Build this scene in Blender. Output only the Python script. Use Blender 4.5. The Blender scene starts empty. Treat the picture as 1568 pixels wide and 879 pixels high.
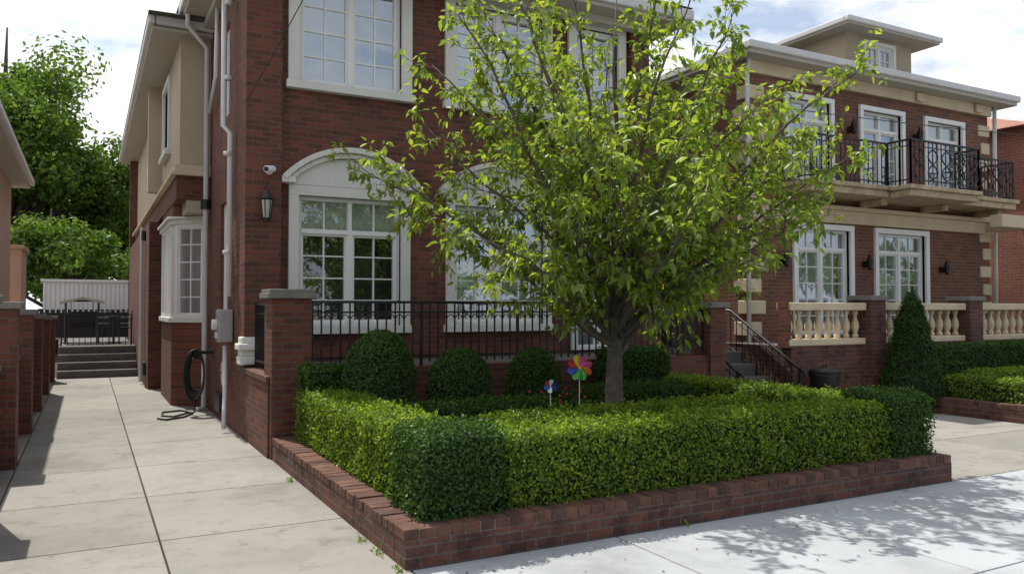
import bpy, bmesh, math, numpy as np
from mathutils import Vector, Matrix
R=np.random.default_rng(11)
S=bpy.context.scene
S.view_settings.view_transform='Standard'; S.view_settings.look='None'; S.view_settings.exposure=0
# ------------------------------------------------------------------ materials
def newmat(name):
    m=bpy.data.materials.new(name); m.use_nodes=True; nt=m.node_tree
    for n in list(nt.nodes): nt.nodes.remove(n)
    o=nt.nodes.new('ShaderNodeOutputMaterial'); return m,nt,o
def N(nt,t,**k):
    n=nt.nodes.new(t)
    for a,b in k.items(): setattr(n,a,b)
    return n
def noise(nt,scale,detail=4,vec=None,rough=.6):
    n=N(nt,'ShaderNodeTexNoise'); n.inputs['Scale'].default_value=scale; n.inputs['Detail'].default_value=detail; n.inputs['Roughness'].default_value=rough
    if vec is None:
        g=N(nt,'ShaderNodeNewGeometry'); vec=g.outputs['Position']
    nt.links.new(vec,n.inputs['Vector']); return n
def ramp(nt,fac,stops):
    r=N(nt,'ShaderNodeValToRGB'); e=r.color_ramp.elements
    while len(e)<len(stops): e.new(.5)
    for i,(p,c) in enumerate(stops):
        e[i].position=p; e[i].color=(c[0],c[1],c[2],1)
    nt.links.new(fac,r.inputs['Fac']); return r
def mixc(nt,mode,f,a,b):
    m=N(nt,'ShaderNodeMix',data_type='RGBA',blend_type=mode)
    if isinstance(f,(int,float)): m.inputs[0].default_value=f
    else: nt.links.new(f,m.inputs[0])
    for i,v in ((6,a),(7,b)):
        if isinstance(v,(tuple,list)): m.inputs[i].default_value=(v[0],v[1],v[2],1)
        else: nt.links.new(v,m.inputs[i])
    return m.outputs[2]
def pm(name,c,rough=.7,var=.25,scale=3,bump=.15,bscale=60,metal=0,fine=.12,island=None):
    m,nt,o=newmat(name); b=N(nt,'ShaderNodeBsdfPrincipled'); nt.links.new(b.outputs[0],o.inputs[0])
    n1=noise(nt,scale,6); n2=noise(nt,bscale,3)
    lo=tuple(x*(1-var) for x in c); hi=tuple(min(1,x*(1+var)) for x in c)
    r1=ramp(nt,n1.outputs['Fac'],[(.3,lo),(.7,hi)])
    r2=ramp(nt,n2.outputs['Fac'],[(.3,(1-fine*2,)*3),(.7,(1,)*3)])
    cc=mixc(nt,'MULTIPLY',1,r1.outputs[0],r2.outputs[0])
    if island:
        g=N(nt,'ShaderNodeNewGeometry'); ri=ramp(nt,g.outputs['Random Per Island'],[(i/(len(island)-1),c_) for i,c_ in enumerate(island)])
        cc=mixc(nt,'MULTIPLY',1,cc,ri.outputs[0])
    nt.links.new(cc,b.inputs['Base Color'])
    b.inputs['Roughness'].default_value=rough; b.inputs['Metallic'].default_value=metal
    if bump>0:
        bp=N(nt,'ShaderNodeBump'); bp.inputs['Strength'].default_value=bump; bp.inputs['Distance'].default_value=.01
        nt.links.new(n2.outputs['Fac'],bp.inputs['Height']); nt.links.new(bp.outputs[0],b.inputs['Normal'])
    return m
def brickmat(name,c1,c2,mort,bw=.205,rh=.068,ms=.006,grime=False):
    m,nt,o=newmat(name); b=N(nt,'ShaderNodeBsdfPrincipled'); nt.links.new(b.outputs[0],o.inputs[0])
    g=N(nt,'ShaderNodeNewGeometry'); s=N(nt,'ShaderNodeSeparateXYZ'); nt.links.new(g.outputs['Position'],s.inputs[0])
    ad=N(nt,'ShaderNodeMath',operation='ADD'); nt.links.new(s.outputs[0],ad.inputs[0]); nt.links.new(s.outputs[1],ad.inputs[1])
    cb=N(nt,'ShaderNodeCombineXYZ'); nt.links.new(ad.outputs[0],cb.inputs[0]); nt.links.new(s.outputs[2],cb.inputs[1])
    wn=noise(nt,8,2,cb.outputs[0]); 
    mx=mixc(nt,'LINEAR_LIGHT',.004,cb.outputs[0],wn.outputs['Color'])
    t=N(nt,'ShaderNodeTexBrick'); nt.links.new(mx,t.inputs['Vector'])
    t.inputs['Scale'].default_value=1; t.inputs['Brick Width'].default_value=bw; t.inputs['Row Height'].default_value=rh
    t.inputs['Mortar Size'].default_value=ms; t.inputs['Mortar Smooth'].default_value=.2; t.inputs['Bias'].default_value=-.1
    t.inputs['Color1'].default_value=(*c1,1); t.inputs['Color2'].default_value=(*c2,1); t.inputs['Mortar'].default_value=(*mort,1)
    n1=noise(nt,1.3,5); r1=ramp(nt,n1.outputs['Fac'],[(.3,(.74,.75,.78)),(.7,(1.17,1.12,1.08))])
    n2=noise(nt,45,4); r2=ramp(nt,n2.outputs['Fac'],[(.3,(.75,.75,.75)),(.75,(1.15,1.15,1.15))])
    c=mixc(nt,'MULTIPLY',1,t.outputs['Color'],r1.outputs[0]); c=mixc(nt,'MULTIPLY',1,c,r2.outputs[0])
    if grime:
        n3=noise(nt,5,7,rough=.7); r3=ramp(nt,n3.outputs['Fac'],[(.36,(.45,.43,.42)),(.5,(1,1,1)),(.66,(1,1,1)),(.74,(1.6,1.9,2.0))])
        c=mixc(nt,'MULTIPLY',1,c,r3.outputs[0])
    nt.links.new(c,b.inputs['Base Color']); b.inputs['Roughness'].default_value=.8
    mt=N(nt,'ShaderNodeMath',operation='MULTIPLY_ADD'); nt.links.new(t.outputs['Fac'],mt.inputs[0]); mt.inputs[1].default_value=-1
    nt.links.new(n2.outputs['Fac'],mt.inputs[2])
    bp=N(nt,'ShaderNodeBump'); bp.inputs['Strength'].default_value=.6; bp.inputs['Distance'].default_value=.006
    nt.links.new(mt.outputs[0],bp.inputs['Height']); nt.links.new(bp.outputs[0],b.inputs['Normal'])
    return m
def leafmat(name,cols,trans,tf=.45,nscale=1.5,gl=.06,lo=(.7,.75,.7),hi=(1.2,1.15,1.05)):
    m,nt,o=newmat(name)
    g=N(nt,'ShaderNodeNewGeometry')
    r=ramp(nt,g.outputs['Random Per Island'],[(i/(len(cols)-1),c) for i,c in enumerate(cols)])
    n1=noise(nt,nscale,3); r1=ramp(nt,n1.outputs['Fac'],[(.35,lo),(.65,hi)])
    c=mixc(nt,'MULTIPLY',1,r.outputs[0],r1.outputs[0])
    d=N(nt,'ShaderNodeBsdfDiffuse'); nt.links.new(c,d.inputs[0])
    t=N(nt,'ShaderNodeBsdfTranslucent'); nt.links.new(mixc(nt,'MULTIPLY',1,c,trans),t.inputs[0])
    gs=N(nt,'ShaderNodeBsdfGlossy'); gs.inputs['Roughness'].default_value=.4; gs.inputs[0].default_value=(.9,.95,.9,1)
    a=N(nt,'ShaderNodeMixShader'); a.inputs[0].default_value=tf; nt.links.new(d.outputs[0],a.inputs[1]); nt.links.new(t.outputs[0],a.inputs[2])
    bb=N(nt,'ShaderNodeMixShader'); bb.inputs[0].default_value=gl; nt.links.new(a.outputs[0],bb.inputs[1]); nt.links.new(gs.outputs[0],bb.inputs[2])
    nt.links.new(bb.outputs[0],o.inputs[0]); return m
def glassmat(name,fac,tint=(.85,.9,.9)):
    m,nt,o=newmat(name)
    t=N(nt,'ShaderNodeBsdfTransparent'); t.inputs[0].default_value=(*tint,1)
    gs=N(nt,'ShaderNodeBsdfGlossy'); gs.inputs['Roughness'].default_value=.02; gs.inputs[0].default_value=(.9,.95,1,1)
    n=noise(nt,1.2,2); bp=N(nt,'ShaderNodeBump'); bp.inputs['Strength'].default_value=.12; bp.inputs['Distance'].default_value=.05
    nt.links.new(n.outputs['Fac'],bp.inputs['Height']); nt.links.new(bp.outputs[0],gs.inputs['Normal'])
    a=N(nt,'ShaderNodeMixShader'); a.inputs[0].default_value=fac; nt.links.new(t.outputs[0],a.inputs[1]); nt.links.new(gs.outputs[0],a.inputs[2])
    nt.links.new(a.outputs[0],o.inputs[0]); return m
def curtainmat(name,base,dark,scale=14):
    m,nt,o=newmat(name); b=N(nt,'ShaderNodeBsdfPrincipled'); nt.links.new(b.outputs[0],o.inputs[0])
    w=N(nt,'ShaderNodeTexWave'); w.bands_direction='X'; w.inputs['Scale'].default_value=scale; w.inputs['Distortion'].default_value=1.5
    g=N(nt,'ShaderNodeNewGeometry'); nt.links.new(g.outputs['Position'],w.inputs['Vector'])
    r=ramp(nt,w.outputs['Fac'],[(0,dark),(1,base)]); nt.links.new(r.outputs[0],b.inputs['Base Color']); b.inputs['Roughness'].default_value=.9
    return m
M={}
M['brick']=brickmat('brick_dark_red',(.20,.058,.034),(.092,.033,.023),(.13,.092,.072),ms=.0075)
M['brick2']=brickmat('brick_right_house',(.23,.085,.05),(.13,.052,.034),(.20,.15,.11),ms=.0075)
M['brick_o']=brickmat('brick_orange',(.36,.13,.08),(.28,.10,.065),(.35,.27,.22))
M['brickk']=brickmat('brick_kerb',(.175,.065,.042),(.09,.042,.033),(.14,.115,.10),ms=.007,grime=True)
M['kerbtop']=pm('kerb_brick_unit',(.13,.066,.048),.9,.35,9,.6,70,island=[(.6,.6,.62),(1.0,.9,.85),(1.35,1.2,1.1),(.8,.9,.95)])
M['stone']=pm('limestone_trim',(.74,.73,.68),.75,.06,2,.1,80,fine=.04)
M['cream']=pm('cream_stone',(.66,.55,.38),.8,.12,2,.2,70,fine=.06)
M['cream_w']=pm('cream_weathered',(.50,.40,.26),.85,.3,5,.3,60)
M['white']=pm('white_paint',(.86,.86,.84),.45,.03,2,0,80,fine=.02)
M['pipe']=pm('pipe_white',(.68,.67,.66),.5,.08,3,0,80,fine=.04)
M['stucco']=pm('beige_stucco',(.50,.42,.31),.9,.07,1.5,.25,130,fine=.05)
M['pink']=pm('pink_stucco',(.55,.40,.33),.9,.08,1.5,.25,130,fine=.05)
M['soffit']=pm('soffit_paint',(.48,.45,.38),.7,.05,2,0,80,fine=.03)
M['iron']=pm('black_iron',(.012,.012,.013),.42,.2,8,.05,90)
M['asph_roof']=pm('roof_shingle',(.10,.095,.09),.9,.2,6,.4,50)
M['dark']=pm('dark_interior',(.025,.028,.028),.9,.3,2,0)
M['blind']=pm('window_blind',(.58,.60,.50),.9,.05,1,0,30)
M['greenin']=pm('interior_green',(.05,.065,.05),.9,.5,3,0)
M['curt']=curtainmat('curtain',(.80,.81,.82),(.52,.54,.58))
M['glass']=glassmat('window_glass',.20)
M['glassu']=glassmat('window_glass_upper',.42)
M['metal']=pm('grey_metal',(.42,.42,.41),.45,.1,5,.05,60,metal=.3)
M['bark']=pm('bark',(.13,.105,.085),.9,.35,14,.9,45)
M['soil']=pm('mulch',(.05,.035,.025),.95,.4,12,.8,40)
M['rubber']=pm('black_rubber',(.015,.015,.015),.5,.1,5,0)
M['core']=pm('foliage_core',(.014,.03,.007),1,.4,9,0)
M['slate']=pm('stone_cap',(.22,.20,.18),.8,.2,6,.3,60)
M['steps']=pm('step_stone',(.13,.12,.115),.85,.25,5,.3,60)
def concrete(name,c,stain,amt=.6):
    m,nt,o=newmat(name); b=N(nt,'ShaderNodeBsdfPrincipled'); nt.links.new(b.outputs[0],o.inputs[0])
    n1=noise(nt,.9,8,rough=.65); r1=ramp(nt,n1.outputs['Fac'],[(.32,tuple(x*.72 for x in c)),(.5,c),(.72,tuple(min(1,x*1.12) for x in c))])
    n2=noise(nt,170,2); r2=ramp(nt,n2.outputs['Fac'],[(.3,(.82,)*3),(.7,(1.06,)*3)])
    n3=noise(nt,4.5,8,rough=.75); r3=ramp(nt,n3.outputs['Fac'],[(.30,stain),(.46,(1,1,1))])
    n4=noise(nt,26,3); r4=ramp(nt,n4.outputs['Fac'],[(.24,(.5,.5,.5)),(.32,(1,1,1))])
    g=N(nt,'ShaderNodeNewGeometry'); v=ramp(nt,g.outputs['Random Per Island'],[(0,(.86,.86,.85)),(1,(1.06,1.06,1.06))])
    cc=mixc(nt,'MULTIPLY',1,r1.outputs[0],r2.outputs[0]); cc=mixc(nt,'MULTIPLY',amt,cc,r3.outputs[0]); cc=mixc(nt,'MULTIPLY',1,cc,v.outputs[0]); cc=mixc(nt,'MULTIPLY',amt,cc,r4.outputs[0])
    nt.links.new(cc,b.inputs['Base Color']); b.inputs['Roughness'].default_value=.85
    bp=N(nt,'ShaderNodeBump'); bp.inputs['Strength'].default_value=.25; bp.inputs['Distance'].default_value=.004
    nt.links.new(n2.outputs['Fac'],bp.inputs['Height']); nt.links.new(bp.outputs[0],b.inputs['Normal']); return m
M['drive']=concrete('driveway_concrete',(.29,.275,.25),(.55,.53,.5),.9)
M['walk']=concrete('sidewalk_concrete',(.42,.44,.47),(.75,.75,.75),.6)
M['asphalt']=concrete('asphalt',(.055,.055,.057),(.8,.8,.8))
M['lot']=concrete('yard_ground',(.20,.19,.16),(.6,.6,.55))
M['leaf_tree']=leafmat('leaf_tree',[(.10,.155,.028),(.15,.215,.035),(.20,.275,.045),(.27,.32,.06)],(2.1,2.05,1.0),.5,1.2,.04,lo=(.85,.9,.85))
M['leaf_hedge']=leafmat('leaf_privet',[(.055,.105,.015),(.11,.18,.022),(.18,.26,.032),(.28,.36,.05)],(1.85,1.9,1.0),.42,3,.015,lo=(.75,.82,.8))
M['leaf_box']=leafmat('leaf_boxwood',[(.028,.065,.017),(.05,.10,.022),(.085,.15,.03)],(1.5,1.6,1.0),.3,3,.015,lo=(.8,.85,.85))
M['leaf_cone']=leafmat('leaf_evergreen',[(.02,.05,.016),(.035,.075,.02),(.055,.10,.025)],(1.5,1.6,1.0),.2,3,.015)
M['leaf_far']=leafmat('leaf_far',[(.06,.12,.02),(.10,.17,.03),(.15,.23,.045)],(1.8,1.8,1.0),.45,.35,.015)
# ------------------------------------------------------------------ mesh helpers
def empty(name):
    e=bpy.data.objects.new(name,None); S.collection.objects.link(e); return e
FX=((0,0),(1,0),(0,1))
def front(Y): return ((0,Y),(1,0),(0,-1))
def side(X): return ((X,0),(0,1),(-1,0))
class Geo:
    def __init__(s): s.v=[]; s.f=[]
    def pt(s,F,a,b,z):
        o,t,n=F; return (o[0]+t[0]*a+n[0]*b, o[1]+t[1]*a+n[1]*b, z)
    def box(s,F,a0,a1,b0,b1,z0,z1):
        k=len(s.v)
        for z in (z0,z1):
            for a,b in ((a0,b0),(a1,b0),(a1,b1),(a0,b1)): s.v.append(s.pt(F,a,b,z))
        s.f+=[(k,k+1,k+2,k+3),(k+4,k+5,k+6,k+7),(k,k+1,k+5,k+4),(k+1,k+2,k+6,k+5),(k+2,k+3,k+7,k+6),(k+3,k,k+4,k+7)]
        return s
    def b(s,x0,x1,y0,y1,z0,z1): return s.box(FX,x0,x1,y0,y1,z0,z1)
    def prism(s,pts,z0,z1):
        k=len(s.v); n=len(pts)
        for z in (z0,z1):
            for p in pts: s.v.append((p[0],p[1],z))
        s.f+=[tuple(range(k,k+n)),tuple(range(k+n,k+2*n))]+[(k+i,k+(i+1)%n,k+n+(i+1)%n,k+n+i) for i in range(n)]
    def extr(s,F,poly,b0,b1):
        k=len(s.v); n=len(poly)
        for b in (b0,b1):
            for a,z in poly: s.v.append(s.pt(F,a,b,z))
        s.f+=[tuple(range(k,k+n)),tuple(range(k+n,k+2*n))]+[(k+i,k+(i+1)%n,k+n+(i+1)%n,k+n+i) for i in range(n)]
    def arch(s,F,ac,hw,zb,rise,th,b0,b1,n=20):
        Rr=(hw*hw+rise*rise)/(2*rise); cz=zb+rise-Rr; A=math.asin(hw/Rr)
        for i in range(n):
            t0=-A+2*A*i/n; t1=-A+2*A*(i+1)/n
            P=lambda r,t:(ac+r*math.sin(t),cz+r*math.cos(t))
            s.extr(F,[P(Rr,t0),P(Rr,t1),P(Rr-th,t1),P(Rr-th,t0)],b0,b1)
    def tube(s,pts,rad,n=8,caps=True):
        pts=[Vector(p) for p in pts]
        if isinstance(rad,(int,float)): rad=[rad]*len(pts)
        k=len(s.v); u=None
        for i,p in enumerate(pts):
            t=(pts[min(i+1,len(pts)-1)]-pts[max(i-1,0)]); 
            if t.length<1e-6: t=Vector((0,0,1))
            t.normalize()
            if u is None:
                u=t.cross(Vector((0.3,0.2,1)) if abs(t.z)<.9 else Vector((1,0,0))).normalized()
            else:
                u=(u-t*u.dot(t)); u=u.normalized() if u.length>1e-5 else t.orthogonal().normalized()
            w=t.cross(u)
            for j in range(n):
                a=2*math.pi*j/n; q=p+(u*math.cos(a)+w*math.sin(a))*rad[i]; s.v.append(tuple(q))
        for i in range(len(pts)-1):
            for j in range(n): s.f.append((k+i*n+j,k+i*n+(j+1)%n,k+(i+1)*n+(j+1)%n,k+(i+1)*n+j))
        if caps: s.f.append(tuple(range(k,k+n))); s.f.append(tuple(range(k+(len(pts)-1)*n,k+len(pts)*n)))
    def lathe(s,x,y,prof,n=12):
        s.tube([(x,y,z) for r,z in prof],[max(r,.001) for r,z in prof],n)
    def obj(s,name,mat,parent=None,bevel=0,smooth=False,recalc=True):
        me=bpy.data.meshes.new(name); me.from_pydata(s.v,[],s.f)
        if recalc:
            bm=bmesh.new(); bm.from_mesh(me); bmesh.ops.recalc_face_normals(bm,faces=bm.faces); bm.to_mesh(me); bm.free()
        me.materials.append(mat)
        o=bpy.data.objects.new(name,me); S.collection.objects.link(o)
        if smooth:
            me.polygons.foreach_set('use_smooth',[True]*len(me.polygons))
        if bevel>0:
            md=o.modifiers.new('b','BEVEL'); md.width=bevel; md.segments=2; md.limit_method='ANGLE'
        if parent: o.parent=parent
        return o
def fastmesh(name,V,polys_per,counts,mat,parent=None):
    Nn,k,_=V.shape
    me=bpy.data.meshes.new(name); me.vertices.add(Nn*k); me.vertices.foreach_set('co',V.reshape(-1).astype(np.float32))
    idx=np.concatenate([np.array(p) for p in polys_per]); base=(np.arange(Nn)*k)[:,None]
    loops=(base+idx[None,:]).reshape(-1)
    tot=np.tile(np.array([len(p) for p in polys_per]),Nn); st=np.concatenate([[0],np.cumsum(tot)[:-1]])
    me.loops.add(len(loops)); me.loops.foreach_set('vertex_index',loops.astype(np.int32))
    me.polygons.add(len(tot)); me.polygons.foreach_set('loop_start',st.astype(np.int32)); me.polygons.foreach_set('loop_total',tot.astype(np.int32))
    me.update(calc_edges=True); me.validate(); me.materials.append(mat)
    o=bpy.data.objects.new(name,me); S.collection.objects.link(o)
    if parent: o.parent=parent
    return o
def nrm(a): return a/np.maximum(np.linalg.norm(a,axis=-1,keepdims=True),1e-9)
def leaves(name,P,Nor,L,W,mat,parent,fold=.25,rnd=.8,shape=2):
    n=len(P)
    nn=nrm(Nor+R.normal(0,rnd,(n,3))); t=nrm(np.cross(nn,R.normal(0,1,(n,3)))); s=np.cross(nn,t)
    L=(L*R.uniform(.7,1.25,n))[:,None]; W=(W*R.uniform(.75,1.2,n))[:,None]
    if shape==1:
        V=np.stack([P-t*L/2,P+s*W/2,P+t*L/2,P-s*W/2],1)
        return fastmesh(name,V,[(0,1,2,3)],None,mat,parent)
    f=nn*W*fold
    V=np.stack([P-t*L/2,P-t*L*.2+s*W/2+f,P+t*L*.15+s*W*.42+f,P+t*L/2,P+t*L*.15-s*W*.42+f,P-t*L*.2-s*W/2+f],1)
    return fastmesh(name,V,[(0,1,2,3),(0,3,4,5)],None,mat,parent)
def lump(P,sc,amp):
    x,y,z=P[:,0]*sc,P[:,1]*sc,P[:,2]*sc
    return amp*(np.sin(x*1.7+2*np.sin(y*1.3))+np.sin(y*2.1+1.5*np.sin(z*1.9))+np.sin(z*2.6+x*1.1))/3
def hedge(name,x0,x1,y0,y1,z0,z1,mat,dens=5200,L=.032,W=.019,r=.06,sprigs=0,rough=.016):
    e=empty(name); lo=np.array([x0,y0,z0]); hi=np.array([x1,y1,z1]); d=hi-lo
    areas=[d[1]*d[2]]*2+[d[0]*d[2]]*2+[d[0]*d[1]]
    P=[]
    for i,(ax,sd) in enumerate(((0,0),(0,1),(1,0),(1,1),(2,1))):
        n=int(areas[i]*dens); p=lo+R.uniform(0,1,(n,3))*d; p[:,ax]=(lo,hi)[sd][ax]; P.append(p)
    P=np.concatenate(P); q=np.clip(P,lo+r,hi-r); q[:,2]=np.clip(P[:,2],z0,z1-r); dr=nrm(P-q)
    P=q+dr*r; P=P+dr*(lump(P,7,.018)+lump(P,31,.012)+R.normal(0,rough,len(P))-.012)[:,None]
    leaves('leaves',P,dr+np.array([0,0,.35]),L,W,mat,e,rnd=.7,shape=1)
    if sprigs:
        n=int(sprigs*d[0]*d[1]); b=lo+R.uniform(.03,.97,(n,3))*d; b[:,2]=z1
        k=9; PP=(b[:,None,:]+np.stack([R.normal(0,.012,(n,k)),R.normal(0,.012,(n,k)),np.linspace(-.01,.05,k)[None]*R.uniform(.3,1.2,(n,1))],-1)).reshape(-1,3)
        leaves('sprigs',PP,np.tile([0,0,.6],(len(PP),1)),L,W*.9,mat,e,rnd=.8,shape=1)
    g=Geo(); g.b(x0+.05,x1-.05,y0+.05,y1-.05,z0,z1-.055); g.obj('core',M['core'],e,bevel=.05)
    return e
def dome(name,x,y,z0,z1,r,mat,dens=5200,L=.027,W=.018,cone=0):
    e=empty(name); h=z1-z0; n=int(dens*(2*math.pi*r*h+math.pi*r*r)*.8)
    u=R.uniform(0,1,n)**.8 if cone else R.uniform(0,1,n); th=R.uniform(0,2*math.pi,n)
    def rad(u):
        if cone: return r*(1-u)**.75*np.minimum(1,.75+u*2)+.02
        return r*np.where(u<.55,.9+.1*np.sin(u/.55*math.pi/2),np.sqrt(np.maximum(0,1-((u-.55)/.45)**2)))
    if not cone: u=np.sin(u*math.pi/2)*.6+u*.4
    rr=rad(u); nor=np.stack([np.cos(th),np.sin(th),np.full(n,.3)+u*.8],1); nor=nrm(nor)
    P=np.stack([x+rr*np.cos(th),y+rr*np.sin(th),z0+u*h],1); P=P+nor*(lump(P,8,.03 if cone else .008)+R.normal(0,.03 if cone else .010,n))[:,None]
    leaves('leaves',P,nor,L,W,mat,e,rnd=.65,shape=1)
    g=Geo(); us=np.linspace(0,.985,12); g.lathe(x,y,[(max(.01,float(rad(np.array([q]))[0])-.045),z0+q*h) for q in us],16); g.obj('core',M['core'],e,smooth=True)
    return e
def acc(): return dict(frame=Geo(),glass=Geo(),inside=Geo(),blind=Geo(),stone=Geo())
def window(A,F,a0,a1,z0,z1,sash=2,cols=2,rows=4,transom=0,trows=1,fw=.05,surround=.13,sill=True,glassd=.10,mun=.018,blind=0,proud=.05):
    fr,gl,ins,st=A['frame'],A['glass'],A['inside'],A['stone']
    d0,d1=-glassd-.03,-glassd+.05
    fr.box(F,a0,a0+fw,d0,d1,z0,z1); fr.box(F,a1-fw,a1,d0,d1,z0,z1)
    fr.box(F,a0+fw,a1-fw,d0,d1,z0,z0+fw); fr.box(F,a0+fw,a1-fw,d0,d1,z1-fw,z1)
    zt=z1-transom if transom else z1
    if transom: fr.box(F,a0+fw,a1-fw,d0,d1+.01,zt-fw*.6,zt+fw*.6)
    w=(a1-a0)/sash
    for i in range(1,sash): fr.box(F,a0+w*i-fw*.75,a0+w*i+fw*.75,d0,d1+.005,z0+fw,zt-fw*.6)
    for i in range(sash):
        s0,s1=a0+w*i+fw*(1 if i==0 else .75),a0+w*(i+1)-fw*(1 if i==sash-1 else .75)
        zz0,zz1=z0+fw,(zt-fw*.6 if transom else z1-fw); e=.03
        fr.box(F,s0,s0+e,d0,d1-.02,zz0,zz1); fr.box(F,s1-e,s1,d0,d1-.02,zz0,zz1); fr.box(F,s0+e,s1-e,d0,d1-.02,zz0,zz0+e); fr.box(F,s0+e,s1-e,d0,d1-.02,zz1-e,zz1)
        for c in range(1,cols):
            m=s0+(s1-s0)*c/cols; fr.box(F,m-mun/2,m+mun/2,d0+.004,d1-.03,zz0+e,zz1-e)
        for r in range(1,rows):
            m=zz0+(zz1-zz0)*r/rows; fr.box(F,s0+e,s1-e,d0+.007,d1-.033,m-mun/2,m+mun/2)
        if transom:
            for c in range(1,cols): 
                m=s0+(s1-s0)*c/cols; fr.box(F,m-mun/2,m+mun/2,d0+.004,d1-.03,zt+fw*.6,z1-fw)
            if i>0: fr.box(F,a0+w*i-fw*.5,a0+w*i+fw*.5,d0,d1,zt+fw*.6,z1-fw)
    k=len(gl.v); gl.v+=[gl.pt(F,a0,-glassd,z0),gl.pt(F,a1,-glassd,z0),gl.pt(F,a1,-glassd,z1),gl.pt(F,a0,-glassd,z1)]; gl.f.append((k,k+1,k+2,k+3))
    ins.box(F,a0-.02,a1+.02,-glassd-.25,-glassd-.22,z0-.02,z1+.02)
    if blind>0: A['blind'].box(F,a0+.01,a1-.01,-glassd-.09,-glassd-.07,z1-blind,z1)
    if surround:
        st.box(F,a0-surround,a0,-.05,proud,z0,z1); st.box(F,a1,a1+surround,-.05,proud,z0,z1)
        st.box(F,a0-surround,a1+surround,-.05,proud+.003,z1,z1+surround)
        if sill: st.box(F,a0-surround-.03,a1+surround+.03,-.05,proud+.05,z0-.10,z0)
def wallgrid(g,F,a0,a1,z0,z1,b0,b1,ops):
    As=sorted(set([a0,a1]+[o[0] for o in ops]+[o[1] for o in ops])); Zs=sorted(set([z0,z1]+[o[2] for o in ops]+[o[3] for o in ops]))
    for i in range(len(As)-1):
        am=(As[i]+As[i+1])/2; run=None
        for j in range(len(Zs)-1):
            zm=(Zs[j]+Zs[j+1])/2; hole=any(o[0]<am<o[1] and o[2]<zm<o[3] for o in ops)
            if hole:
                if run is not None: g.box(F,As[i],As[i+1],b0,b1,run,Zs[j]); run=None
            elif run is None: run=Zs[j]
        if run is not None: g.box(F,As[i],As[i+1],b0,b1,run,Zs[-1])
def flush(A,parent,gm='glass',inm='dark',stm='stone'):
    for k,mt,bv in (('frame','white',0),('glass',gm,0),('inside',inm,0),('blind','blind',0),('stone',stm,.006)):
        if A[k].v: A[k].obj({'frame':'window_frames','glass':'window_glass','inside':'window_interiors','blind':'window_blinds','stone':'stone_trim'}[k],M[mt],parent,bevel=bv)
# ------------------------------------------------------------------ ground
g=Geo(); g.b(-400,400,-400,400,-.3,-.14); g.obj('ground',M['lot'])
g=Geo(); g.b(-200,200,-9,-.75,-.139,-.13); g.obj('street',M['asphalt'])
g=Geo()
g.b(-200,200,-.75,-.6,-.138,0.0)
xs=np.arange(1.77,60,1.52)
for x in xs:
    for y0,y1 in ((-.59,1.25),(1.262,2.95),(2.962,4.61)): g.b(x,x+1.508,y0,y1,-.1,0)
g.obj('sidewalk',M['walk'],bevel=.006)
g=Geo()
for x0,x1 in ((-40,-.62),(-.61,.45),(.462,1.758)):
    for y0,y1 in ((-.59,1.4),(1.412,2.93),(2.942,4.5),(4.512,6.0),(6.012,7.45),(7.462,8.9),(8.912,10.4),(10.412,12.2),(12.212,14.2),(14.212,16.4),(16.412,18.6),(18.612,21)):
        g.b(x0,x1,y0,y1,-.1,0)
for x0,x1 in ((7.1,9.2),(9.212,11.4)):
    for y0,y1 in ((4.622,6.1),(6.112,7.6),(7.612,8.7)): g.b(x0,x1,y0,y1,-.1,0)
g.obj('driveway',M['drive'],bevel=.006)
g=Geo(); g.b(-60,60,-.5,60,-.13,-.035); g.obj('yard_ground',M['soil'])
# ------------------------------------------------------------------ garden kerb
def kerb(name,x0,x1,y0,y1,h=.24,w=.2):
    e=empty(name); g=Geo(); hb=h-.072
    g.b(x0+.008,x1-.008,y0+.008,y0+w-.008,-.1,hb); g.b(x0+.008,x0+w-.008,y0+w,y1,-.1,hb); g.b(x1-w+.008,x1-.008,y0+w,y1,-.1,hb)
    g.obj('brick_courses',M['brickk'],e)
    t=Geo(); m=Geo()
    m.b(x0+.010,x1-.010,y0+.010,y0+w-.010,hb,h-.008); m.b(x0+.010,x0+w-.010,y0+w,y1,hb,h-.008); m.b(x1-w+.010,x1-.010,y0+w,y1,hb,h-.008); m.obj('mortar',M['slate'],e)
    p=.105; x=x0
    while x<x1-.03:
        j=R.normal(0,.003); t.b(x,min(x+p-.009,x1),y0+j,y0+w+j,hb+.006,h+R.normal(0,.0025)); x+=p
    for X in (x0,x1-w):
        y=y0+w+.012
        while y<y1: 
            j=R.normal(0,.003); t.b(X+j,X+w+j,y,y+p-.009,hb+.006,h+R.normal(0,.0025)); y+=p
    t.obj('header_course',M['kerbtop'],e,bevel=.006); return e
kerb('garden_kerb',1.72,7.1,4.62,8.58)
kerb('garden_kerb',11.45,22,4.62,8.0)
g=Geo(); g.b(1.9,6.92,4.8,8.58,-.05,.19); g.b(11.63,21.8,4.8,8.0,-.05,.19); g.obj('garden_soil',M['soil'])
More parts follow.
